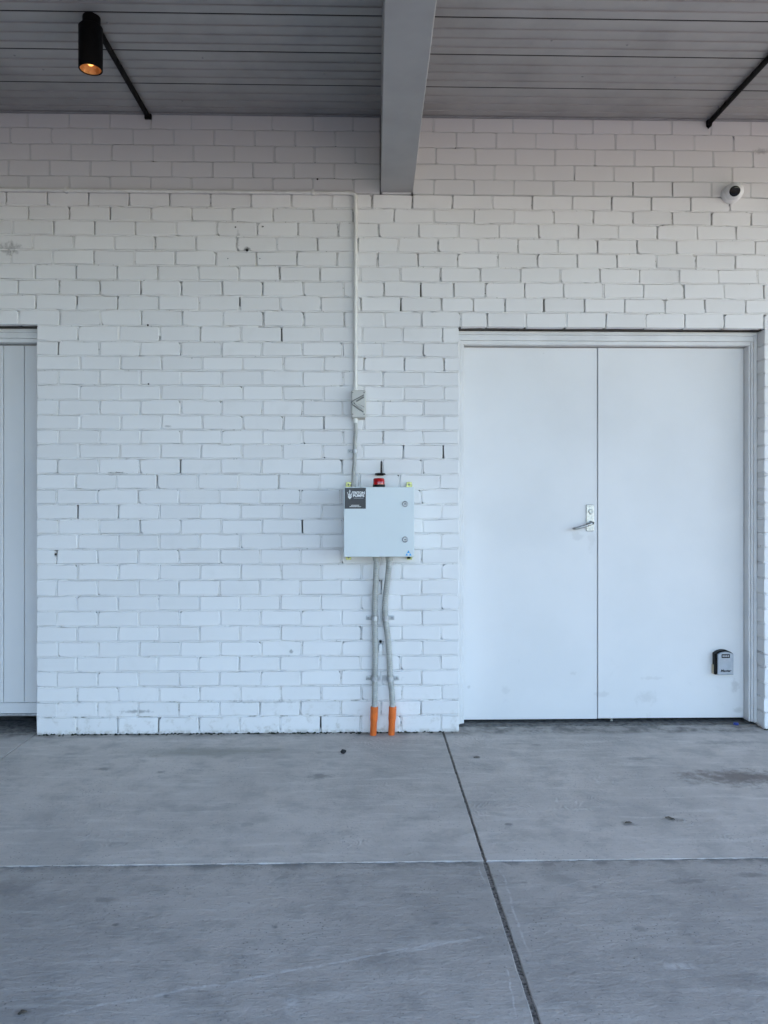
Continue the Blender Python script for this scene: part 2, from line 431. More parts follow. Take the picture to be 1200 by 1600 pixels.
# bed joints read at two columns of the photograph (x 300 and x 690), averaged on the wall plane
bedL = [178,202,227,252.2,276.5,300,323.75,345.8,369,392,415,438.2,461.8,485,509.2,532.9,556,578.5,602.2,624.5,648.3,670.8,693.3,716.7,740.2,764,787.8,811,834.3,858,882,906.5,930.9,954.7,979.3,1002.9,1026.3,1049.8,1073.2,1096.6,1120.6,1146]
bedR = [183,206.8,231.2,257.3,281.3,304.3,326.8,349,371.8,394.6,417.7,440.8,465.3,487.8,511.5,536.5,558.7,581.2,603.7,627.3,650.3,673.5,695.3,717.3,741.3,765,787.8,811.2,834.3,857.3,880.6,904.6,929.4,952.6,976.3,1000,1023.5,1046.4,1070,1093.5,1116.5,1143]
BED = [(W(300,a).z + W(690,b).z)/2 for a, b in zip(bedL, bedR)]
BED[0] = CEIL + .02; BED[-1] = -.004
NR = len(BED)-1
# one perpend per course (pixel x on the left part of the wall); the bond repeats every 240 mm
ph = {0:107.5,1:80,2:111,3:77.5,4:108.5,5:74,6:108.5,7:84,8:115,9:82.5,10:119,11:92.5,12:120,13:93.5,14:122,15:91}
ph2 = {16:125,17:91.5,18:124.5,19:91.5,20:125,21:91.5,22:123.5,23:90,24:118,25:88,26:121.5,27:91,28:121,29:88.5,30:121.5,31:88,32:120,33:89,34:120.5,35:90,36:119,37:88.5,38:121,39:88,40:120}
ph.update(ph2)
special = {11:[657.5,708.5,758.5,819.5,880.5,943,1005.5,1068.5,1131,1193.5],
           12:[626.5,690,739,789,850,913,976,1039,1101.5,1165],
           13:[658.5,720,761,821.5,885,947,1009,1070,1132,1193.5]}
PITCH = .2402; JT = .0095
XDL, XDR = W(716.8, 800).x, W(1194.5, 800).x            # double door opening
XPL = W(57.5, 800).x; XPL2 = XPL - .98                  # boarded door opening
XW0, XW1 = -4.3, 4.1
LINT = 14                                               # courses above this one run over the doors
BXL, BXR = W(594.5, 300).x, W(645, 300).x               # beam socket, upper five courses
ZLIN_R = BED[LINT]; ZLIN_L = BED[LINT]

def perpends(r):
    yc = (bedL[r]+bedL[r+1])/2
    x0 = W(ph[r], yc).x
    out = []
    if r in special:
        sp = [W(p, yc).x for p in special[r]]
        k = x0
        while k > XW0: out.append(k); k -= PITCH
        k = x0 + PITCH
        while k < sp[0]-.12: out.append(k); k += PITCH
        out += sp; k = sp[-1] + PITCH
        while k < XW1: out.append(k); k += PITCH
    else:
        k0 = math.ceil((XW0 - x0)/PITCH)
        k = x0 + k0*PITCH
        while k < XW1: out.append(k); k += PITCH
    return sorted(out)

def segs(r):
    """stretches of solid wall in a course"""
    if r < 5: return [(XW0, BXL-.004), (BXR+.004, XW1)]
    if r < LINT: return [(XW0, XW1)]
    return [(XW0, XPL2), (XPL, XDL), (XDR, XW1)]

def brick_mesh(wd, ht, seed, smoothness=1.0):
    rg = random.Random(seed); hx, hz = wd/2, ht/2
    j = lambda a: rg.uniform(-a, a)*smoothness
    ch = [rg.choice((.0022,.003,.003,.003,.004,.004,.004,.005,.005,.006,.006,.012))*(1 if smoothness > .6 else .6) for _ in range(4)]
    e = .0016
    o = [(-hx+ch[0], -hz+j(e)), (j(.05), -hz+j(e)), (hx-ch[1], -hz+j(e)), (hx+j(e), -hz+ch[1]), (hx+j(e), hz-ch[2]),
         (hx-ch[2], hz+j(e)), (j(.05), hz+j(e)), (-hx+ch[3], hz+j(e)), (-hx+j(e), hz-ch[3]), (-hx+j(e), -hz+ch[0])]
    n = len(o); b = .0022*smoothness + .0006
    v = [(x, .10, z) for x, z in o] + [(x, b*1.1, z) for x, z in o]
    v += [(x-math.copysign(b, x)*(1 if abs(x) > .06 else 0), 0.0 + j(.0006), z-math.copysign(b, z)) for x, z in o]
    f = []
    for k in range(2):
        for i in range(n):
            q = (i+1)%n; f.append([k*n+i, k*n+q, (k+1)*n+q, (k+1)*n+i])
    f.append([2*n+i for i in range(n)])
    return v, f
NV = 26
FULLW, FULLH = PITCH-JT, .0795
variants = {}
for q in (0, 1):
    for k in range(NV):
        v, f = brick_mesh(FULLW, FULLH, 100*q+k, 1.0 if q == 0 else .55)
        variants[(q,k)] = (v, f)
vmesh = {}
def vm(key):
    if key not in vmesh:
        mb = MB(); mb.add(*variants[key]); m = mb.mesh('brick', M['brick'])
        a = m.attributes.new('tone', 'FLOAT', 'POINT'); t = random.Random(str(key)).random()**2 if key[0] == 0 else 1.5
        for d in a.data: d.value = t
        vmesh[key] = m
    return vmesh[key]

bricks = []                                             # (x centre, z centre, width, height, course, at an opening)
gaps = []                                               # perpends (x, course)
for r in range(NR):
    pp = perpends(r)
    for a, b in segs(r):
        cut = [a] + [p for p in pp if a+.035 < p < b-.035] + [b]
        for i in range(len(cut)-1):
            l = cut[i] + (JT/2 if i > 0 else 0); q = cut[i+1] - (JT/2 if i < len(cut)-2 else 0)
            bricks.append(((l+q)/2, (BED[r]+BED[r+1])/2, q-l, BED[r]-BED[r+1]-(.0086 if r >= 5 else .0056), r))
        gaps += [(p, r, a, b) for p in cut[1:-1]]
def pix(x, z, y=0):
    p = Vector((x, y+D, z-H)); dep = p.y*cos(PSI)+p.x*sin(PSI)
    return 600+FPX*(p.x*cos(PSI)-p.y*sin(PSI))/dep, HY-FPX*p.z/dep
def inview(b):
    x, y = pix(b[0], b[1]); return 10 < x < 1190 and 170 < y < 1150
full = [b for b in bricks if inview(b) and b[2] > .2 and not (W(530,0).x < b[0] < W(655,0).x and W(0,875).z < b[1] < W(0,755).z)]
full.sort(key=lambda b: (b[0]**2 + D*D + (b[1]-H)**2))
own = set(id(b) for b in full[:300])
rest = MB(); tones = []
for i, b in enumerate(bricks):
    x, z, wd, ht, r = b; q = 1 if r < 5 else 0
    rg = random.Random(i*13+5)
    dep = rg.gauss(0, .0009 if q == 0 else .0005)
    rx, ry, rz = rg.gauss(0, .004), rg.gauss(0, .0022), rg.gauss(0, .003)
    key = (q, rg.randrange(NV))
    flip = rg.choice((1, -1))
    ok = abs(wd-FULLW) < .03
    if id(b) in own and ok:
        o = link('brick', vm(key), wall, (x, dep, z))
        o.scale = (wd/FULLW, 1, ht/FULLH); o.rotation_euler = (rx, ry, rz)
    else:
        if ok:
            v, f = variants[key]; sx, sz = wd/FULLW, ht/FULLH
        else:
            v, f = brick_mesh(wd, ht, 5000+i, 1.0 if q == 0 else .55); sx = sz = 1
        Mx = Matrix.Translation((x, dep, z)) @ Matrix.Rotation(ry, 4, 'Y') @ Matrix.Rotation(rz, 4, 'Z') @ Matrix.Rotation(rx, 4, 'X')
        rest.add([(Mx @ Vector((p[0]*sx, p[1], p[2]*sz)))[:] for p in v], f)
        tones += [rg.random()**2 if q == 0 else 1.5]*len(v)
ro = rest.build('brick_courses', M['brick'], wall); tag(ro, kind='stuff')
at = ro.data.attributes.new('tone', 'FLOAT', 'POINT')
for d, t in zip(at.data, tones): d.value = t

# mortar: uneven struck strips between the courses and in the perpends; some perpends have lost theirs
lost = [(121,471),(376,473),(436,520),(248,1132),(500,1132),(471,821),(627,475),(850,478),(1102,477),(657,452),(90,543),(554,775),(277,728),(689,716),(310,822),(120,800)]
lostw = [(W(a,b).x, W(a,b).z) for a, b in lost]
half = [(W(a,b).x, W(a,b).z) for a, b in ((266,305),(200,305),(457,300),(328,310),(306,354),(245,378),(404,310),(421,352),(366,345),(520,360),(493,378),(435,425),(183,425),(118,425),(310,402),(655,545),(655,1105),(310,1132),(750,475),(828,540),(797,380),(920,380),(1130,290),(1006,290),(850,300),(980,300),(912,290))]
mo = MB(); rg = random.Random(3)
def strip(a, b, zc, th, vertical, y_in, rough, step=.022):
    n = max(2, int((b-a)/step)); P = []
    for i in range(n+1):
        t = a + (b-a)*i/n
        y = y_in + abs(rg.gauss(0, rough)); h = th/2
        if rg.random() < .05*rough/.0014: y += rg.uniform(.004, .014)
        j1, j2 = rg.gauss(0, rough*.55), rg.gauss(0, rough*.55)
        ring = [(.046, h), (y+.0026, h+j1*.5), (y, h*.72+j1*.7), (y+rg.gauss(0,.0005), j2*.5), (y+.0004, -h*.72+j2*.7), (y+.0026, -h+j2*.5), (.046, -h)]
        P.append([(t, yy, zc+zz) if not vertical else (zc+zz, yy, t) for yy, zz in ring])
    v = [p for q in P for p in q]; m = 7; f = []
    for i in range(n):
        for k in range(m-1): f.append([i*m+k, i*m+k+1, (i+1)*m+k+1, (i+1)*m+k])
    mo.add(v, f)
for r in range(1, NR+1):
    z = BED[r]
    top = r <= 5
    ss_ = segs(r-1) if r <= LINT else segs(r)if r < NR else segs(NR-1)
    if r == LINT: ss_ = segs(LINT)
    if r == NR: z += .006
    for a, b in ss_:
        strip(a+.002, b-.002, z, (.0086 if not top else .0047), False, .0007 if not top else .0020, .0011 if not top else .0005)
for x, r, a, b in gaps:
    z0, z1 = BED[r+1]+JT/2-.001, BED[r]-JT/2+.001
    zc = (z0+z1)/2
    if any(abs(x-q[0]) < .035 and abs(zc-q[1]) < .045 for q in lostw):
        if rg.random() < .35: strip(z0, z0+(z1-z0)*.3, x, .009, True, .004, .002, .012)
        continue
    if any(abs(x-q[0]) < .035 and abs(zc-q[1]) < .045 for q in half) or rg.random() < (.03 if r < 5 else .70 if r < 13 else .35 if r < 17 else .08):
        strip(z0, z1, x, .0080, True, rg.uniform(.005, .012), .0035, .010); continue
    strip(z0, z1, x, .0097 if r >= 5 else .0096, True, .0014 if r >= 5 else .0006, .0013 if r >= 5 else .0003, .018)
mo.build('mortar', M['mortar'], wall, smooth=40)
core = MB()
ztop = 5.2
core.box(XW0, XW1, .045, .30, BED[5], ztop)
core.box(XW0, XW1, .0451, .2999, ZLIN_R+.002, BED[5])
core.box(XW0, XPL2-.012, .0455, .299, -.15, ZLIN_R+.002)
core.box(XPL+.012, XDL-.012, .0455, .299, -.15, ZLIN_R+.002)
core.box(XDR+.012, XW1, .0455, .299, -.15, ZLIN_R+.002)
core.build('wall_core', M['core'], wall)
rv = MB()                                               # pointed returns of the openings
for x0, x1 in ((XPL2-.03, XPL2-.004), (XPL+.004, XPL+.03), (XDL-.03, XDL-.004), (XDR+.004, XDR+.03)):
    rv.box(x0, x1, .008, .30, -.1, ZLIN_R-.001)
rv.build('reveal_pointing', M['mortar'], wall)
sh = MB()
sh.box(-12, XW0, 0, .3, -.15, ztop); sh.box(XW1, 9, 0, .3, -.15, ztop)
MB().box(-5.8, -5.5, -13, -.001, -.15, ztop-.001).build('light_blocker_wall', M['blocker'], wall)  # unseen side wall added to block light from the left
sh.build('plain_wall', M['brick'], wall)
rm = MB(); rm.box(-12, 9, 2.2, 2.4, -.2, ztop); rm.box(-12, 9, .302, 2.2, ztop-.1, ztop); rm.box(-12.2, -12, 0, 2.4, -.2, ztop); rm.box(9, 9.2, 0, 2.4, -.2, ztop)
rm.box(-12, 9, .55, 2.2, .002, .01)
rm.build('room_behind', M['dark'], wall)
# drill holes with old plugs
for px, py, rr in ((386,391,.008),(368,355,.004),(411,354,.004),(356,404,.003),(406,404,.003),(87,866,.006),(496,280,.006),(232,600,.005),(231,508,.006)):
    p = W(px, py); MB().lathe((p.x, .003, p.z), (0,-1,0), [(0,.006),(rr*.6,.006),(rr,.004),(rr,0)], 10).build('wall_plug', M['pebble'], wall)
# crumbs of paint and dirt where the wall meets the paving
cr = MB(); rg = random.Random(21)
for i in range(330):
    x = rg.uniform(XPL, XDL) if i < 290 else rg.uniform(XDR, XDR+.15)
    s = rg.uniform(.003, .012); y = -abs(rg.gauss(0, .010)); c = Vector((x, y-.002, s*.25))
    vv = [c + Vector((cos(a)*s*rg.uniform(.6,1.5), sin(a)*s*.7*rg.uniform(.6,1.2), -s*.3)) for a in (0,1.26,2.5,3.77,5)] + [c+Vector((rg.uniform(-.3,.3)*s, 0, s*.5))]
    cr.add(vv, [[k, (k+1)%5, 5] for k in range(5)])
tag(cr.build('joint_crumbs', M['moss'], wall), kind='stuff')

# ------------------------------------------------------------------ canopy: soffit, beam, fascia
ceil = MB().box(-5.49, 7.2, -L_CAN, .0445, CEIL+.03, CEIL+.22).build('ceiling', M['dark']); tag(ceil, kind='structure')
def board_mesh(x0, x1, y1, y0):
    """one soffit sheet: pan with shallow swages, turned-up edges; y1 nearer the wall"""
    wd = y1-y0; prof = [(y0+.0048, CEIL+.028), (y0+.0048, CEIL+.002), (y0+.007, CEIL)]
    for c in (.25, .5, .75):
        m = y0+wd*c
        prof += [(m-.0165, CEIL), (m-.0135, CEIL+.0065), (m+.0135, CEIL+.0065), (m+.0165, CEIL)]
    prof += [(y1-.007, CEIL), (y1-.0048, CEIL+.002), (y1-.0048, CEIL+.028)]
    n = len(prof); mb = MB()
    mb.add([(x0, y, z) for y, z in prof] + [(x1, y, z) for y, z in prof], [[i, i+1, n+i+1, n+i] for i in range(n-1)])
    return mb
bx0, bx1 = BXL - .035, BXR + .02
edges = [-.006, -.333, -.648, -.955]
while edges[-1] > -L_CAN + .3: edges.append(edges[-1] - .311)
for i in range(len(edges)-1):
    for x0, x1 in ((-5.49, bx0+.06), (bx1-.06, 7.2)):
        o = board_mesh(x0, x1, edges[i], edges[i+1]).build('soffit_panel', M['soffit'], ceil)
js = MB()
for y in edges[1:-1]:
    for x0, x1 in ((-5.49, bx0+.06), (bx1-.06, 7.2)): js.box(x0, x1, y-.0046, y+.0046, CEIL+.002, CEIL+.012)
js.build('joint_shade', M['black_pipe'], ceil)  # black strips added to stand for the shade in the open slots
et = MB()
for x0, x1 in ((-5.49, BXL-.006), (BXR+.006, 7.2)):
    et.box(x0, x1, -.022, -.003, CEIL-.010, CEIL-.001)
et.build('edge_trim', M['trim'], ceil)
sc = MB(); rg = random.Random(9)
for px, py in ((168,36),(23,87),(68,109),(317,91),(555,98),(507,116),(285,158),(125,172),(168,167),(862,64),(980,71),(1055,121),(910,120)):
    p = G(px, py, CEIL-.001); sc.lathe((p.x, p.y, CEIL+.001), (0,0,-1), [(.0065,0),(.0065,.002),(.004,.004),(0,.0045)], 10)
sc.build('screw_heads', M['trim'], ceil)
fas = MB().box(-5.49, 7.25, -L_CAN-.14, -L_CAN-.01, CEIL-.10, CEIL+.26)
fas.build('fascia', M['beam'], ceil)

ZB = W(620, 301.5).z
bt = thing('canopy_beam', 'deep grey boxed beam running out from the wall below the soffit', 'beam', loc=(BXL, .04, ZB))
mb = MB(); sk = -.0115
def bp(x, y, z): return (x + sk*(-y), y, z)
def skewbox(x0, x1, y0, y1, z0, z1, b=.004):
    pr = [(x0+b, z0), (x1-b, z0), (x1, z0+b), (x1, z1), (x0, z1), (x0, z0+b)]; n = 6
    v = [bp(x, y0, z) for x, z in pr] + [bp(x, y1, z) for x, z in pr]
    return v, [[i, (i+1)%n, n+(i+1)%n, n+i] for i in range(n)] + [list(range(n))[::-1], [n+i for i in range(n)]]
mb.add(*skewbox(BXL, BXR, -L_CAN, .044, ZB, CEIL+.02)); mb.build('beam_casing', M['beam'], bt)
s2 = MB(); s2.add(*skewbox(BXL+.01, BXR-.012, -.014, -.001, ZB-.010, ZB-.001, .002)); s2.build('packing_strip', M['frame'], bt)
settle(bt)

# ------------------------------------------------------------------ doors
def door_frame(xl, xr, zt, root, dz=0):
    """stepped frame: sub-frame, front moulding, stop; xl..xr is the brick opening"""
    fm = MB(); z0 = .018
    hz = zt                                              # underside of the lintel brick
    # head: three stepped bands and a stop
    fm.box(xl, xr, .086, .20, hz-.026, hz-.004, .002)
    fm.box(xl+.004, xr-.004, .092, .20, hz-.060, hz-.0263, .003)
    fm.box(xl+.022, xr-.022, .101, .20, hz-.084, hz-.0603, .003)
    for sx, x in ((1, xl), (-1, xr)):
        a = lambda d0, d1: (min(x+sx*d0, x+sx*d1), max(x+sx*d0, x+sx*d1))
        fm.box(*a(.001, .020), .0862, .20, z0, hz-.0265, .002)
        fm.box(*a(.0203, .034), .0925, .2, z0+.001, hz-.0605, .003)
        fm.box(*a(.0343, .045), .1012, .2, z0, hz-.0845, .003)
    return fm.build('door_frame', M['frame'], root)

ZL = ZLIN_R + JT/2 - .003
dd = thing('double_door', 'white flush double door with lever handle in the stepped frame', 'door', loc=(XDL, .155, 0))
door_frame(XDL, XDR, ZL, dd)
YD = .165
xm = W(933.6, 800, YD).x; xl, xr = XDL+.047, XDR-.047; zb, zt = W(900, 1122.5, YD).z, ZL-.088
def leaf(x0, x1, y, z0, z1, lab):
    o = MB().box(x0, x1, y, y+.04, z0, z1, .003).build('door_leaf', M['door'], dd); return o
lf = leaf(xl, xm-.0012, YD, zb-.004, zt, ''); rf = leaf(xm+.0015, xr, YD-.006, zb, zt, '')
st = MB().box(xm-.030, xm+.03, YD+.045, YD+.06, zb, zt).build('meeting_strip', M['trim'], dd)
bo = MB().box(W(954,1122,YD).x, W(957.5,1122,YD).x, YD+.004, YD+.014, .006, zb+.01).build('floor_bolt', M['steel'], dd)
# furniture on the left leaf
p0, p1 = W(915.6, 830, YD), W(927.6, 788.5, YD)
pl = MB().box(p0.x, p1.x, YD-.007, YD-.0002, p0.z, p1.z, .003).build('handle_plate', M['steel'], lf)
c = W(922.3, 817, YD)
lev = MB()
lev.lathe((c.x, YD-.007, c.z), (0,-1,0), [(.013,0),(.013,.008),(.009,.010),(.009,.045)], 20)
e = W(897, 826, YD-.05)
path = [Vector((c.x, YD-.030, c.z)), Vector((c.x-.002, YD-.044, c.z-.0005)), Vector((c.x-.012, YD-.052, c.z-.004)), Vector((c.x-.05, YD-.054, c.z-.018)), Vector((e.x+.02, YD-.054, e.z+.003)), Vector((e.x+.006, YD-.050, e.z+.0005)), Vector((e.x-.004, YD-.040, e.z))]
lev.tube(path, [.009,.0092,.0092,.009,.0088,.0085,.007], 14); lev.build('lever', M['steel'], lf, smooth=50)
c = W(922.3, 799, YD)
lk = MB().lathe((c.x, YD-.007, c.z), (0,-1,0), [(.0135,0),(.0135,.005),(.011,.008),(.0085,.008),(.0085,.004),(0,.004)], 22)
lk.box(c.x-.004, c.x+.004, YD-.013, YD-.0105, c.z-.020, c.z-.006, .001)
lk.box(c.x-.001, c.x+.001, YD-.0125, YD-.0105, c.z-.005, c.z+.006)
lk.build('lock_cylinder', M['steel'], lf, smooth=40)
sw = MB()
for zz in (p0.z+.012, p1.z-.010): sw.lathe(((p0.x+p1.x)/2, YD-.007, zz), (0,-1,0), [(.004,0),(.004,.001),(.002,.0018),(0,.0018)], 12)
sw.build('plate_screws', M['galv'], lf, smooth=40)
settle(dd)
for o in (lf,):
    for ch in o.children: ch.location = -Vector(dd.location) - o.location + Vector(dd.location)
for ch in lf.children: ch.location = (0,0,0)
# threshold: rough infill strip behind the slab edge
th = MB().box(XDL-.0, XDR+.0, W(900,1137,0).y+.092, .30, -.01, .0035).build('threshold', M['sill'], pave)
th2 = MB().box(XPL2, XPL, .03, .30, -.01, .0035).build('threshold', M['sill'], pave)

bd = thing('boarded_door', 'white door of vertical boards at the left edge behind the brick pier', 'door', loc=(XPL2, .155, 0))
door_frame(XPL2, XPL, ZL, bd)
zb2 = W(30, 1118, YD).z
g1, g2 = W(5.5, 800, YD).x, W(38, 800, YD).x; pt = g2-g1
back = MB().box(XPL2+.048, XPL-.048, YD+.012, YD+.04, zb2, ZL-.088).build('door_backing', M['door'], bd)
k = g2 + pt
while k > XPL2+.05:
    x1 = min(k, XPL-.048); x0 = max(k-pt, XPL2+.048)
    MB().box(x0+.002, x1-.002, YD, YD+.0118, W(30,1098,YD).z+.002, ZL-.089, .0035).build('board', M['door'], bd)
    k -= pt
MB().box(XPL2+.049, XPL-.049, YD-.003, YD+.0115, zb2+.014, W(30,1098,YD).z, .003).build('kick_rail', M['door'], bd)
MB().box(XPL2+.049, XPL-.049, YD-.008, YD+.0116, zb2-.002, zb2+.013, .003).build('drip_strip', M['galv'], bd)
settle(bd)

# ------------------------------------------------------------------ key safe on the right leaf
YK = YD-.006
ks = thing('key_safe', 'small black and silver key safe low on the right door leaf', 'key safe', loc=tuple(W(1130, 1053, YK)))
def arch(xa, xb, za, zb_, rise, n=8):
    o = [(xa, za), (xb, za), (xb, zb_-rise)]
    for i in range(1, n):
        t = i/n; o.append((xb+(xa-xb)*t, zb_-rise+rise*sin(pi*t)**.75))
    return o + [(xa, zb_-rise)]
xa, xb = W(1115.5, 1053, YK-.02).x, W(1143.3, 1053, YK-.02).x; za, zt2 = W(1130, 1053, YK-.02).z, W(1130, 1015, YK-.02).z
MB().prism(arch(xa, xb, za, zt2, .022), YK-.042, YK-.0002, .006).build('body', M['black'], ks)
cv_ = MB().prism(arch(xa+.010, xb-.002, za+.001, zt2-.008, .016), YK-.050, YK-.0425, .004).build('cover', M['silver'], ks)
cx = (xa+.010+xb-.002)/2
MB().box(cx-.026, cx+.026, YK-.0512, YK-.0503, zt2-.046, zt2-.022, .0004).build('dial_window', M['black'], ks)
for i in range(4):
    x = cx-.0165+i*.011
    MB().lathe((x-.0035, YK-.046, zt2-.034), (1,0,0), [(0,0),(.0072,0),(.0078,.002),(.0078,.005),(.0072,.007),(0,.007)], 16).build('number_wheel', M['grey_print'], ks)
MB().box(xa-.006, xa-.0005, YK-.020, YK-.0003, za+.001, za+.058, .001).build('side_tab', M['beige'], ks)
def text(body, x, y, z, size, mat, name, parent, bold=.0, shear=0.0, sx=1.0, align='CENTER'):
    cu = bpy.data.curves.new(name, 'FONT'); cu.body = body; cu.size = size; cu.align_x = align; cu.align_y = 'CENTER'
    cu.offset = bold; cu.shear = shear; cu.extrude = .0002; cu.resolution_u = 3
    t = bpy.data.objects.new(name+'_src', cu); COL.objects.link(t)
    dg = bpy.context.evaluated_depsgraph_get(); dg.update()
    me = bpy.data.meshes.new_from_object(t.evaluated_get(dg)); bpy.data.objects.remove(t); bpy.data.curves.remove(cu)
    me.transform(Matrix.Translation((x, y, z)) @ Matrix.Rotation(R(90), 4, 'X') @ Matrix.Diagonal((sx, 1, 1, 1)))
    me.materials.clear(); me.materials.append(mat); return link(name, me, parent)
text('Master', cx, YK-.0506, za+.026, .021, M['black'], 'lettering', ks, .0006, .25, 1.1)
settle(ks)

# ------------------------------------------------------------------ pump control box
BXD = .20
a = W(537.2, 870.2, -BXD); b = W(647.2, 761, -BXD)
cb = thing('control_box', 'square pale grey pump control box with red beacon on the brick pier', 'control box', loc=((a.x+b.x)/2, 0, a.z))
MB().box(a.x+.004, b.x-.004, -BXD+.016, -.012, a.z+.004, b.z-.004, .004).build('box_body', M['enclosure'], cb)
dr = MB().box(a.x, b.x, -BXD, -BXD+.0155, a.z, b.z, .003).build('box_door', M['enclosure'], cb)
yf = -BXD
for px, py in ((633, 787.5), (633, 843)):
    c = W(px, py, yf)
    o = MB().lathe((c.x, yf+.001, c.z), (0,-1,0), [(.0175,0),(.0175,.003),(.0165,.0045),(.0125,.0045),(.0115,.002),(0,.002)], 30)
    lkk = o.build('cam_lock', M['galv'], cb, smooth=40)
    arc = [Vector((c.x+.0145*cos(t), yf-.0038, c.z+.0145*sin(t))) for t in [R(50)+R(265)*i/20 for i in range(21)]]
    MB().tube(arc, .0022, 8).build('lock_slot', M['trim'], lkk, smooth=60)
    MB().box(c.x-.006, c.x+.006, yf-.003, yf-.001, c.z-.0015, c.z+.0015).build('key_slot', M['black'], lkk)
s0, s1 = W(538.6, 794.8, yf), W(571.6, 762.2, yf)
sx_ = (s0.x+s1.x)/2; sw_ = s1.x-s0.x
stk = MB().box(s0.x, s1.x, yf-.0012, yf-.0002, s0.z, s1.z).build('maker_sticker', M['sticker'], cb)
def stx(zx, zy): return W(520+zx/8, 700+zy/8, yf)
yt = yf-.0018
q = stx(322, 562); text('TRITON', q.x, yt, q.z, .0195, M['print'], 'lettering', stk, .0009, 0, 1.0)
q = stx(322, 598); text('PUMPS', q.x, yt, q.z, .0195, M['print'], 'lettering', stk, .0009, 0, 1.13)
def bars(rows, mat, name):
    mb = MB()
    for x0, x1, zc, h in rows:
        p, q2 = stx(x0, zc), stx(x1, zc); t = p.x; rgg = random.Random(int(x0+zc))
        while t < q2.x:
            wd = rgg.uniform(.002, .0055); mb.box(t, min(t+wd, q2.x), yt, yt+.0005, p.z-h/2, p.z+h/2); t += wd+.0008
    mb.build(name, mat, stk)
bars([(262,384,628,.0028)], M['grey_print'], 'small_print'); bars([(228,330,716,.0036),(210,352,733,.0036)], M['print'], 'contact_print')
# the trident-and-face emblem
def poly(pts, nm='emblem'):
    return [(stx(x,y).x, stx(x,y).z) for x, y in pts]
em = MB()
em.prism(poly([(212,640),(234,620),(236,595),(188,595),(192,620)])[::-1], yt, yt+.0006)
em.prism(poly([(180,552),(188,552),(200,590),(192,592)]), yt, yt+.0006)
em.prism(poly([(240,552),(247,552),(236,592),(226,590)]), yt, yt+.0006)
em.prism(poly([(208,530),(216,530),(217,592),(207,592)]), yt, yt+.0006)
em.prism(poly([(200,545),(212,520),(224,545)]), yt, yt+.0006)
em.prism(poly([(190,580),(236,580),(232,592),(194,592)]), yt, yt+.0006)
em.build('emblem', M['print'], stk)
ev = MB(); ev.prism(poly([(200,604),(210,608),(208,612),(200,609)]), yt-.0006, yt-.0002); ev.prism(poly([(216,608),(226,604),(226,609),(218,612)]), yt-.0006, yt-.0002)
ev.build('emblem_eyes', M['sticker'], stk)
tr = MB()
def tri(cx_, cz_, s, up=True):
    return poly([(cx_-s, cz_+s*.8), (cx_+s, cz_+s*.8), (cx_+s*.0, cz_-s*.9)])
tr.prism(poly([(926,1313),(966,1313),(946,1278)]), yf-.0010, yf-.0002)
tr.prism(poly([(908,1344),(942,1344),(925,1316)]), yf-.0010, yf-.0002)
tr.prism(poly([(950,1344),(986,1344),(967,1316)]), yf-.0010, yf-.0002)
tr.build('blue_triangle_sticker', M['blue'], cb)
for px, top in ((544.5,1),(639.5,1),(544.5,0),(640,0)):   # wall lugs at the corners
    c = W(px, 760 if top else 871, -.03); sg = 1 if top else -1
    base = b.z-.004 if top else a.z+.004
    lug = MB().box(c.x-.0155, c.x+.0155, -.016, -.003, base-sg*.02 if sg > 0 else base-.036, base+.036 if sg > 0 else base+.02, .002)
    lug.box(c.x-.017, c.x-.012, -.034, -.003, min(base, base+sg*.022), max(base, base+sg*.022), .001)
    lug.box(c.x+.012, c.x+.017, -.034, -.003, min(base, base+sg*.022), max(base, base+sg*.022), .001)
    o = lug.build('mounting_lug', M['zinc'], cb)
    MB().lathe((c.x, -.016, base+sg*.021), (0,-1,0), [(.0065,0),(.0065,.006),(.004,.008),(0,.008)], 6).build('bolt', M['trim'], o)
c = W(592, 760, -.10)
zt_ = b.z-.004
bc = MB().lathe((c.x, -.10, zt_), (0,0,1), [(.036,-.001),(.036,.018),(.034,.020),(0,.020)], 28).build('beacon_base', M['black'], cb, smooth=40)
MB().lathe((c.x, -.10, zt_+.020), (0,0,1), [(.0345,0),(.0345,.004),(.0335,.030),(.029,.036),(.012,.038),(0,.038)], 30).build('beacon_lens', M['red'], bc, smooth=40)
cg = W(551.8, 761, -.06)
MB().lathe((cg.x, -.06, zt_-.001), (0,0,1), [(.018,0),(.018,.010),(.0145,.012),(.0145,.026),(.012,.027)], 20).build('cable_gland', M['corrugated'], cb, smooth=40)
for px in (588.3, 608.3):
    c = W(px, 871, -.085)
    MB().lathe((c.x, -.085, a.z+.005), (0,0,-1), [(.024,0),(.024,.020),(.0215,.022),(.0215,.036),(.019,.037)], 22).build('cable_gland', M['corrugated'], cb, smooth=40)
c = W(639, 872, -.10)
bv = MB().lathe((c.x, -.10, a.z+.005), (0,0,-1), [(.017,0),(.017,.010),(.010,.012),(.010,.024),(0,.024)], 18).build('breather_vent', M['black'], cb, smooth=40)
settle(cb)
for o in cb.children:
    for ch in o.children: ch.location = (0,0,0)

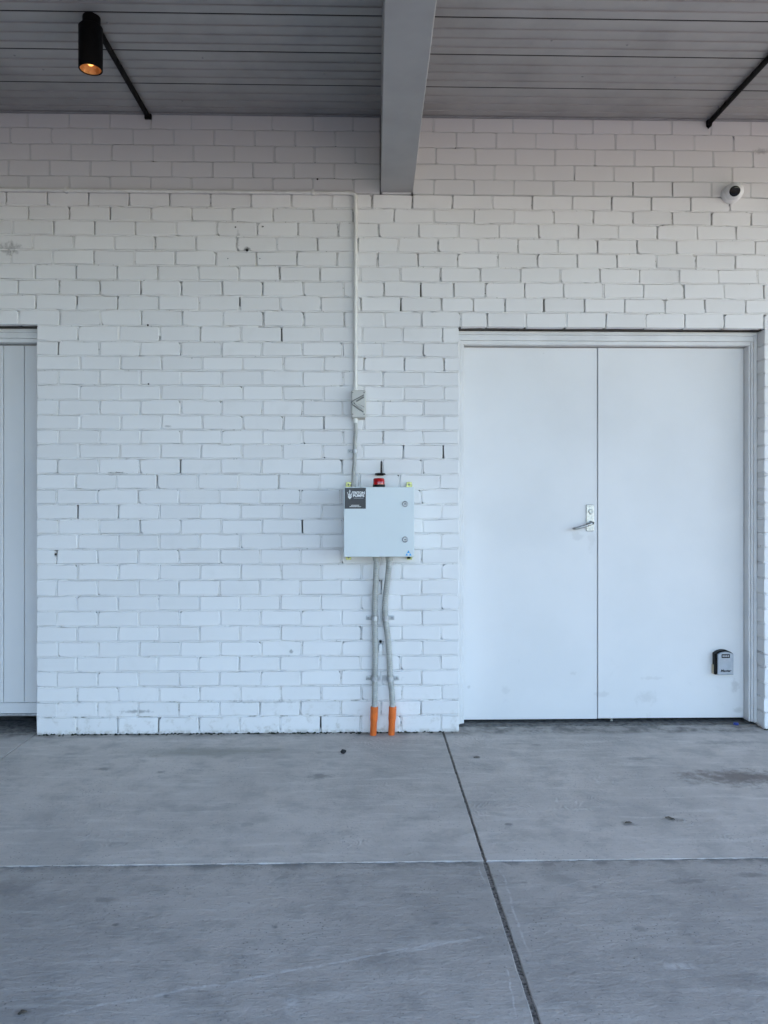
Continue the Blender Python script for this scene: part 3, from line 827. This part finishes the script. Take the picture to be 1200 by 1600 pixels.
# ------------------------------------------------------------------ antenna above the box
c = W(594, 741, -.035)
an = thing('antenna', 'short black whip antenna on a flat base above the red beacon', 'antenna', loc=(c.x, -.035, c.z))
MB().lathe((c.x, -.035, c.z), (0,0,1), [(0,-.004),(.030,-.004),(.032,-.001),(.030,.005),(.012,.008),(0,.008)], 24).build('base', M['black'], an, smooth=40)
MB().box(c.x-.02, c.x+.02, -.028, -.001, c.z-.007, c.z-.004, .001).build('bracket', M['black'], an)
MB().tube([(c.x+.007,-.035,c.z+.005),(c.x+.007,-.035,c.z+.05),(c.x+.007,-.035,c.z+.074),(c.x+.007,-.035,c.z+.078)], [.0058,.0052,.0048,.003], 12).build('whip', M['black'], an, smooth=50)
settle(an)

# ------------------------------------------------------------------ conduits
def smooth_path(pts, n):
    pts = [Vector(p) for p in pts]; out = []
    P = [pts[0]*2-pts[1]] + pts + [pts[-1]*2-pts[-2]]
    for i in range(1, len(P)-2):
        for k in range(n):
            t = k/n; a, b, c, d = P[i-1], P[i], P[i+1], P[i+2]
            out.append(.5*((2*b)+(-a+c)*t+(2*a-5*b+4*c-d)*t*t+(-a+3*b-3*c+d)*t**3))
    return out + [pts[-1]]
def corrugated(pts, r, pitch, depth, seg=14):
    base = smooth_path(pts, 40); acc = [0]
    for i in range(1, len(base)): acc.append(acc[-1]+(base[i]-base[i-1]).length)
    tot = acc[-1]; n = int(tot/pitch*4); path = []; rad = []; j = 0
    for i in range(n+1):
        s = tot*i/n
        while j < len(acc)-2 and acc[j+1] < s: j += 1
        t = (s-acc[j])/max(1e-6, acc[j+1]-acc[j]); path.append(base[j].lerp(base[j+1], t))
        rad.append(r - (0, depth*.5, depth, depth*.5)[i%4])
    return MB().tube(path, rad, seg)
def saddle(c, r, side, mat, root, ear=.03, wd=.018, name='saddle'):
    """strap over a vertical conduit with one fixing ear; c on the conduit axis"""
    mb = MB(); n = 12; v = []; f = []
    for i in range(n+1):
        t = pi + pi*i/n
        for rr in (r+.0008, r+.0028):
            for zz in (-wd/2, wd/2): v.append((c.x+rr*cos(t), c.y+rr*sin(t), c.z+zz))
    for i in range(n):
        o = i*4; f += [[o+2,o+3,o+7,o+6],[o,o+2,o+6,o+4],[o+1,o+5,o+7,o+3],[o,o+4,o+5,o+1]]
    mb.add(v, f)
    x0 = c.x+side*(r+.001); x1 = c.x+side*(r+ear)
    mb.box(min(x0,x1), max(x0,x1), -.0055, -.0025, c.z-wd/2, c.z+wd/2, .0008)
    for sx in (-1, 1): mb.box(c.x+sx*(r+.0018)-.001, c.x+sx*(r+.0018)+.001, c.y, -.0026, c.z-wd/2, c.z+wd/2)
    o = mb.build(name, mat, root, smooth=40)
    MB().lathe(((x0+x1)/2+side*.003, -.0055, c.z), (0,-1,0), [(.0055,0),(.005,.003),(0,.0035)], 10).build('screw', M['trim'], o, smooth=40)
    return o

zc = W(540, 301.6, -.014).z; xc = W(555.4, 450, -.014).x; yc = -.016; rc = .0112
rc_t = thing('wall_conduit', 'white painted conduit along the wall and down to the isolator switch', 'conduit', loc=(xc, 0, W(555,609).z))
zi0, zi1 = W(560, 654.3, -.05).z, W(560, 609, -.05).z
RB = .034
mb = MB().tube([(-4.3,yc,zc),(-3,yc,zc),(-1,yc,zc),(xc-RB-.012,yc,zc)], rc, 16); mb.build('horizontal_run', M['pvc'], rc_t, smooth=50)
el = [Vector((xc-RB-.024,yc,zc)), Vector((xc-RB,yc,zc))] + [Vector((xc-RB+RB*sin(t), yc, zc-RB+RB*cos(t))) for t in [R(90)*i/10 for i in range(1,10)]] + [Vector((xc,yc,zc-RB)), Vector((xc,yc,zc-RB-.02))]
MB().tube(el, rc+.002, 16).build('elbow', M['pvc'], rc_t, smooth=50)
MB().tube([(xc,yc,zc-RB-.015),(xc,yc,2.6),(xc,yc,zi1-.005)], rc, 16).build('vertical_drop', M['pvc'], rc_t, smooth=50)
zcp = W(555,548).z
MB().tube([(xc,yc,zcp+.022),(xc,yc,zcp-.022)], rc+.0022, 16).build('coupling', M['pvc'], rc_t, smooth=50)
MB().tube([(xc,yc,zi1+.028),(xc,yc,zi1-.004)], rc+.003, 16).build('coupling', M['pvc'], rc_t, smooth=50)
for px in (105, 489):
    x = W(px, 300).x; mb = MB(); mb.box(x-.009, x+.009, yc-rc-.0028, -.003, zc-rc-.0026, zc+rc+.0026, .003)
    mb.box(x-.009, x+.009, -.006, -.0025, zc+rc, zc+rc+.016, .001); mb.build('saddle', M['pvc'], rc_t)
settle(rc_t)

iw = thing('isolator_switch', 'grey isolator switch with a chevron cover on the conduit', 'isolator', loc=(W(560,654,-.03).x, 0, zi0))
x0, x1 = W(549, 630, -.05).x, W(571.5, 630, -.05).x
MB().box(x0+.003, x1-.003, -.030, -.003, zi0, zi1, .004).build('base', M['isolator'], iw)
cvr = MB().box(x0, x1, -.058, -.0305, zi0+.006, zi1-.003, .006).build('cover', M['isolator'], iw)
cxm, czm = (x0+x1)/2, (zi0+zi1)/2
def iz(zx, zy): p = W(520+zx/9.41, 590+zy/9.41, -.06); return p.x, p.z
chev = MB()
for seg_ in ([(455,255),(290,345),(283,375),(300,405),(450,505)], [(455,285),(345,350)], [(310,370),(462,440)]):
    pts = [Vector((iz(*q)[0], -.0585, iz(*q)[1])) for q in seg_]
    chev.tube(smooth_path(pts, 4), .0034 if len(seg_) > 2 else .0048, 8)
chev.build('chevron_rib', M['isolator_dark'], iw, smooth=50)
pts = [iz(305,352), iz(335,395), iz(455,470), iz(462,440), iz(345,375)]
lvv = MB().prism([pts[0], pts[1], pts[2], pts[3], pts[4]], -.068, -.0575, .002).build('switch_lever', M['isolator'], iw)
for zx, zy in ((292,218),(460,218),(292,538),(460,538)):
    X, Z = iz(zx, zy); MB().lathe((X, -.0575, Z), (0,-1,0), [(.0042,0),(.0042,.0018),(0,.0018)], 12).build('screw', M['isolator_dark'], cvr)
settle(iw)
for ch in cvr.children: ch.location = (0,0,0)

fx = thing('flexible_conduit', 'short grey flexible conduit between the isolator switch and control box', 'conduit', loc=tuple(cg + Vector((0,.0,0))))
pts = [W(555.4,652,-.020), W(555.6,672,-.020), W(554.6,691,-.018), W(554.5,705,-.018), W(553.8,722.8,-.025), W(552.4,738.8,-.045), Vector((cg.x,-.06,zt_+.012))]
corrugated(pts, .0122, .0105, .0013, 14).build('hose', M['corrugated'], fx, smooth=70)
MB().tube([W(555.4,653,-.020), W(555.5,661,-.020)], .0150, 14).build('collar', M['pvc'], fx, smooth=50)
saddle(W(554.5,705,-.0185), .0125, -1, M['galv'], fx, ear=.030, wd=.022)
settle(fx)

def riser(name_label, hose, sadd, side, orange_px):
    t = thing('corrugated_conduit', name_label, 'conduit', 'corrugated conduits below the control box', loc=tuple(hose[-1]))
    corrugated(hose, .0184, .0145, .0032, 16).build('hose', M['corrugated'], t, smooth=70)
    for s in sadd: saddle(s, .0185, side, M['galv'], t, ear=.034, wd=.026)
    (xt, yt_), (xb_, yb) = orange_px
    A = W(xt, yt_, hose[-1].y); B = G(xb_, yb, -.01)
    ax = A-B
    P = [A+Vector((0,0,.002)), A, A-ax*.05, A-ax*.40, A-ax*.52, B+ax*.05, B]
    MB().tube(P, [.0195,.0222,.0226,.0224,.0196,.0194,.0194], 20).build('orange_sleeve', M['orange'], t, smooth=40)
    settle(t)
    for o in t.children:
        for ch in o.children: ch.location = (0,0,0)
h1 = [Vector((W(588.3,872,-.085).x,-.085,a.z-.028)), W(587.2,905,-.062), W(585.6,940,-.030), W(585.6,966,-.024), W(586,1000,-.026), W(586.4,1030,-.026), W(585.6,1060,-.0245), W(585.4,1085,-.045), W(585.2,1106,-.062)]
h2 = [Vector((W(608.3,872,-.085).x,-.085,a.z-.028)), W(606.4,897,-.068), W(602.4,932,-.034), W(601.4,953,-.026), W(602.4,970,-.024), W(606,995,-.026), W(608.5,1029,-.027), W(609.8,1058,-.0245), W(612,1080,-.040), W(613.6,1106,-.060)]
riser('left corrugated grey conduit running down into an orange sleeve', h1, [W(585.6,966,-.0245), W(585.6,1060.5,-.0245)], -1, ((585,1104.5),(583,1151)))
riser('right corrugated grey conduit with a kink running into an orange sleeve', h2, [W(602.4,966,-.0245), W(609.8,1060.5,-.0245)], 1, ((613.6,1104.5),(611.4,1150.5)))
for o in fx.children:
    for ch in o.children: ch.location = (0,0,0)

c = W(594.6, 1012, -.01)
wc = thing('wall_clip', 'small white clip screwed between the two corrugated conduits', 'clip', loc=(c.x, 0, c.z-.03))
MB().box(c.x-.011, c.x+.011, -.018, -.002, c.z-.022, c.z+.022, .005).build('clip_body', M['print'], wc)
MB().tube([(c.x-.013,-.008,c.z-.028),(c.x-.014,-.02,c.z-.01),(c.x-.013,-.02,c.z+.018),(c.x,-.02,c.z+.027),(c.x+.013,-.014,c.z+.022)], .0026, 8).build('wire_hook', M['trim'], wc, smooth=60)
MB().lathe((c.x, -.001, c.z+.036), (0,-1,0), [(.0085,0),(.0085,.008),(.005,.011),(0,.011)], 14).build('fixing', M['black'], wc, smooth=40)
settle(wc)

# ------------------------------------------------------------------ security camera
c = W(1141, 304.5, 0)
sc_ = thing('security_camera', 'white dome security camera with black face high above the double door', 'camera', loc=tuple(c))
MB().lathe((c.x,.001,c.z), (0,-1,0), [(.056,0),(.058,.006),(.057,.020),(.052,.030),(.046,.034),(0,.034)], 36).build('base', M['camera'], sc_, smooth=40)
bc_ = Vector((c.x+.002, -.050, c.z+.002)); look = Vector((-.44, -1, -.37)).normalized()
ball = MB().lathe(bc_, look, [(0,-.052)]+[(.052*cos(t), .052*sin(t)) for t in [R(-80)+R(9)*i for i in range(0,15)]]+[(.031,.0415),(.0295,.039)], 36).build('eyeball', M['camera'], sc_, smooth=50)
MB().lathe(bc_, look, [(.030,.038),(.030,.0415),(.026,.043),(.014,.044),(0,.0445)], 36).build('lens_window', M['lens'], ball, smooth=50)
MB().tube([(c.x-.006,-.004,c.z-.050),(c.x-.007,-.004,c.z-.062),(c.x-.007,-.003,c.z-.070)], .0035, 8).build('cable', M['trim'], sc_, smooth=50)
settle(sc_)
for ch in ball.children: ch.location = (0,0,0)

# ------------------------------------------------------------------ spotlight and black conduits on the soffit
pm = G(143, 27, CEIL); lx, ly = pm.x-.004, pm.y
sp = thing('spotlight', 'black cylinder spotlight glowing orange hanging from the soffit', 'spotlight', loc=(lx, ly, CEIL))
MB().lathe((lx+.004, ly, CEIL+.001), (0,0,-1), [(.040,0),(.041,.004),(.041,.042),(.036,.046)], 32).build('ceiling_mount', M['black_pipe'], sp, smooth=40)
zb3 = H + (HY-109)/FPX*((ly+D)*cos(PSI)+lx*sin(PSI))
MB().lathe((lx, ly, CEIL-.043), (0,0,-1), [(0,0),(.050,0),(.055,.006),(.055,CEIL-.043-zb3-.002),(.054,CEIL-.043-zb3),(.049,CEIL-.043-zb3),(.048,CEIL-.043-zb3-.01)], 40).build('body', M['black_pipe'], sp, smooth=40)
MB().lathe((lx, ly, zb3), (0,0,1), [(.048,.003),(.044,.012),(.034,.028),(.020,.040),(.012,.044)], 40).build('reflector', M['reflector'], sp, smooth=60)
MB().lathe((lx, ly, zb3), (0,0,1), [(0,.020),(.010,.022),(.017,.030),(.018,.038),(.012,.046),(0,.046)], 24).build('bulb', M['bulb'], sp, smooth=60)
settle(sp)
def ceiling_pipe(px, py, y_end, label, grp):
    p = W(px, py, -.02); z = CEIL-.019
    t = thing('ceiling_conduit', label, 'conduit', grp, loc=(p.x, 0, z))
    MB().tube([(p.x,-.006,z),(p.x,-.25,z),(p.x,y_end,z)], .0150, 14).build('pipe', M['black_pipe'], t, smooth=50)
    return t, p.x, z
t1, x, z = ceiling_pipe(230, 182, ly+.03, 'black conduit on the soffit running from the wall to the spotlight', None)
MB().box(x-.018, x+.022, -.020, -.001, z-.020, z+.014, .003).build('wall_flange', M['black_pipe'], t1); settle(t1)
t2, x, z = ceiling_pipe(1110, 186, -2.4, 'black conduit on the soffit in the top right corner', None)
MB().prism([(x-.019, z+.017), (x-.017, z-.022), (x-.004, z-.036), (x+.010, z-.024), (x+.018, z+.017)], -.022, -.001, .003).build('wall_flange', M['black_pipe'], t2); settle(t2)

# ------------------------------------------------------------------ small litter on the paving
def nugget(name, mat, px, py, s, label, cat, flat=.7, seed=1, grp=None):
    p = G(px, py); rg = random.Random(seed); bm = bmesh.new(); bmesh.ops.create_icosphere(bm, subdivisions=2, radius=s)
    for v in bm.verts:
        k = 1+rg.uniform(-.22,.22); v.co = Vector((v.co.x*k*1.15, v.co.y*k, v.co.z*k*flat+s*flat*.8))
    me = bpy.data.meshes.new(name); bm.to_mesh(me); bm.free(); me.materials.append(mat)
    return tag(link(name, me, None, p), label, cat, grp)
nugget('pebble', M['pebble'], 536.5, 1177, .013, 'small black pebble on the concrete in front of the orange sleeves', 'pebble', .9, 3)
def dryleaf(px, py, ln, wd, rot, label, seed):
    p = G(px, py); rg = random.Random(seed); n = 7; v = []; f = []
    for i in range(n):
        t = i/(n-1); hw = wd*sin(pi*min(.98, max(.04, t)))**.8
        zc_ = .0015+.002*sin(t*pi*1.3)+rg.uniform(0,.001)
        for k, sgn in enumerate((-1, 0, 1)): v.append(((t-.5)*ln, sgn*hw, zc_+(0 if sgn == 0 else rg.uniform(0,.003))))
    for i in range(n-1):
        for k in range(2): f.append([i*3+k, i*3+k+1, (i+1)*3+k+1, (i+1)*3+k])
    mb = MB().add(v, f); o = mb.build('dry_leaf', M['leaf'], None, 60)
    md = o.modifiers.new('thickness', 'SOLIDIFY'); md.thickness = .0012
    o.location = (p.x, p.y, .0); o.rotation_euler = (0, 0, rot)
    return tag(o, label, 'leaf')
dryleaf(982, 1286.5, .036, .008, .3, 'small dark dry leaf on the slab below the middle of the double door', 2)
dryleaf(1047, 1279.5, .042, .008, -.6, 'curled dark leaf on the slab right of the other leaf, below the door', 4)
dryleaf(35, 1583, .024, .008, .7, 'dark leaf scrap on the front slab in the bottom left corner', 6).location.z = -.002
dryleaf(745, 1184, .034, .007, .2, 'dark leaf scrap beside the slab joint near the door frame', 7)
p = G(1150, 1133)
cp = thing('bottle_cap', 'blue plastic bottle cap lying under the right door leaf', 'bottle cap', loc=(p.x, p.y, .0035))
MB().lathe((p.x, p.y, .0035), (0,0,1), [(.015,0),(.0155,.002),(.015,.011),(.013,.0125),(0,.0125)], 24).build('cap_shell', M['cap_blue'], cp, smooth=40)
MB().lathe((p.x, p.y, .0035), (0,0,1), [(.0158,.0005),(.0165,.001),(.0165,.003),(.0158,.0035)], 24).build('tamper_ring', M['cap_blue'], cp, smooth=40)
settle(cp)
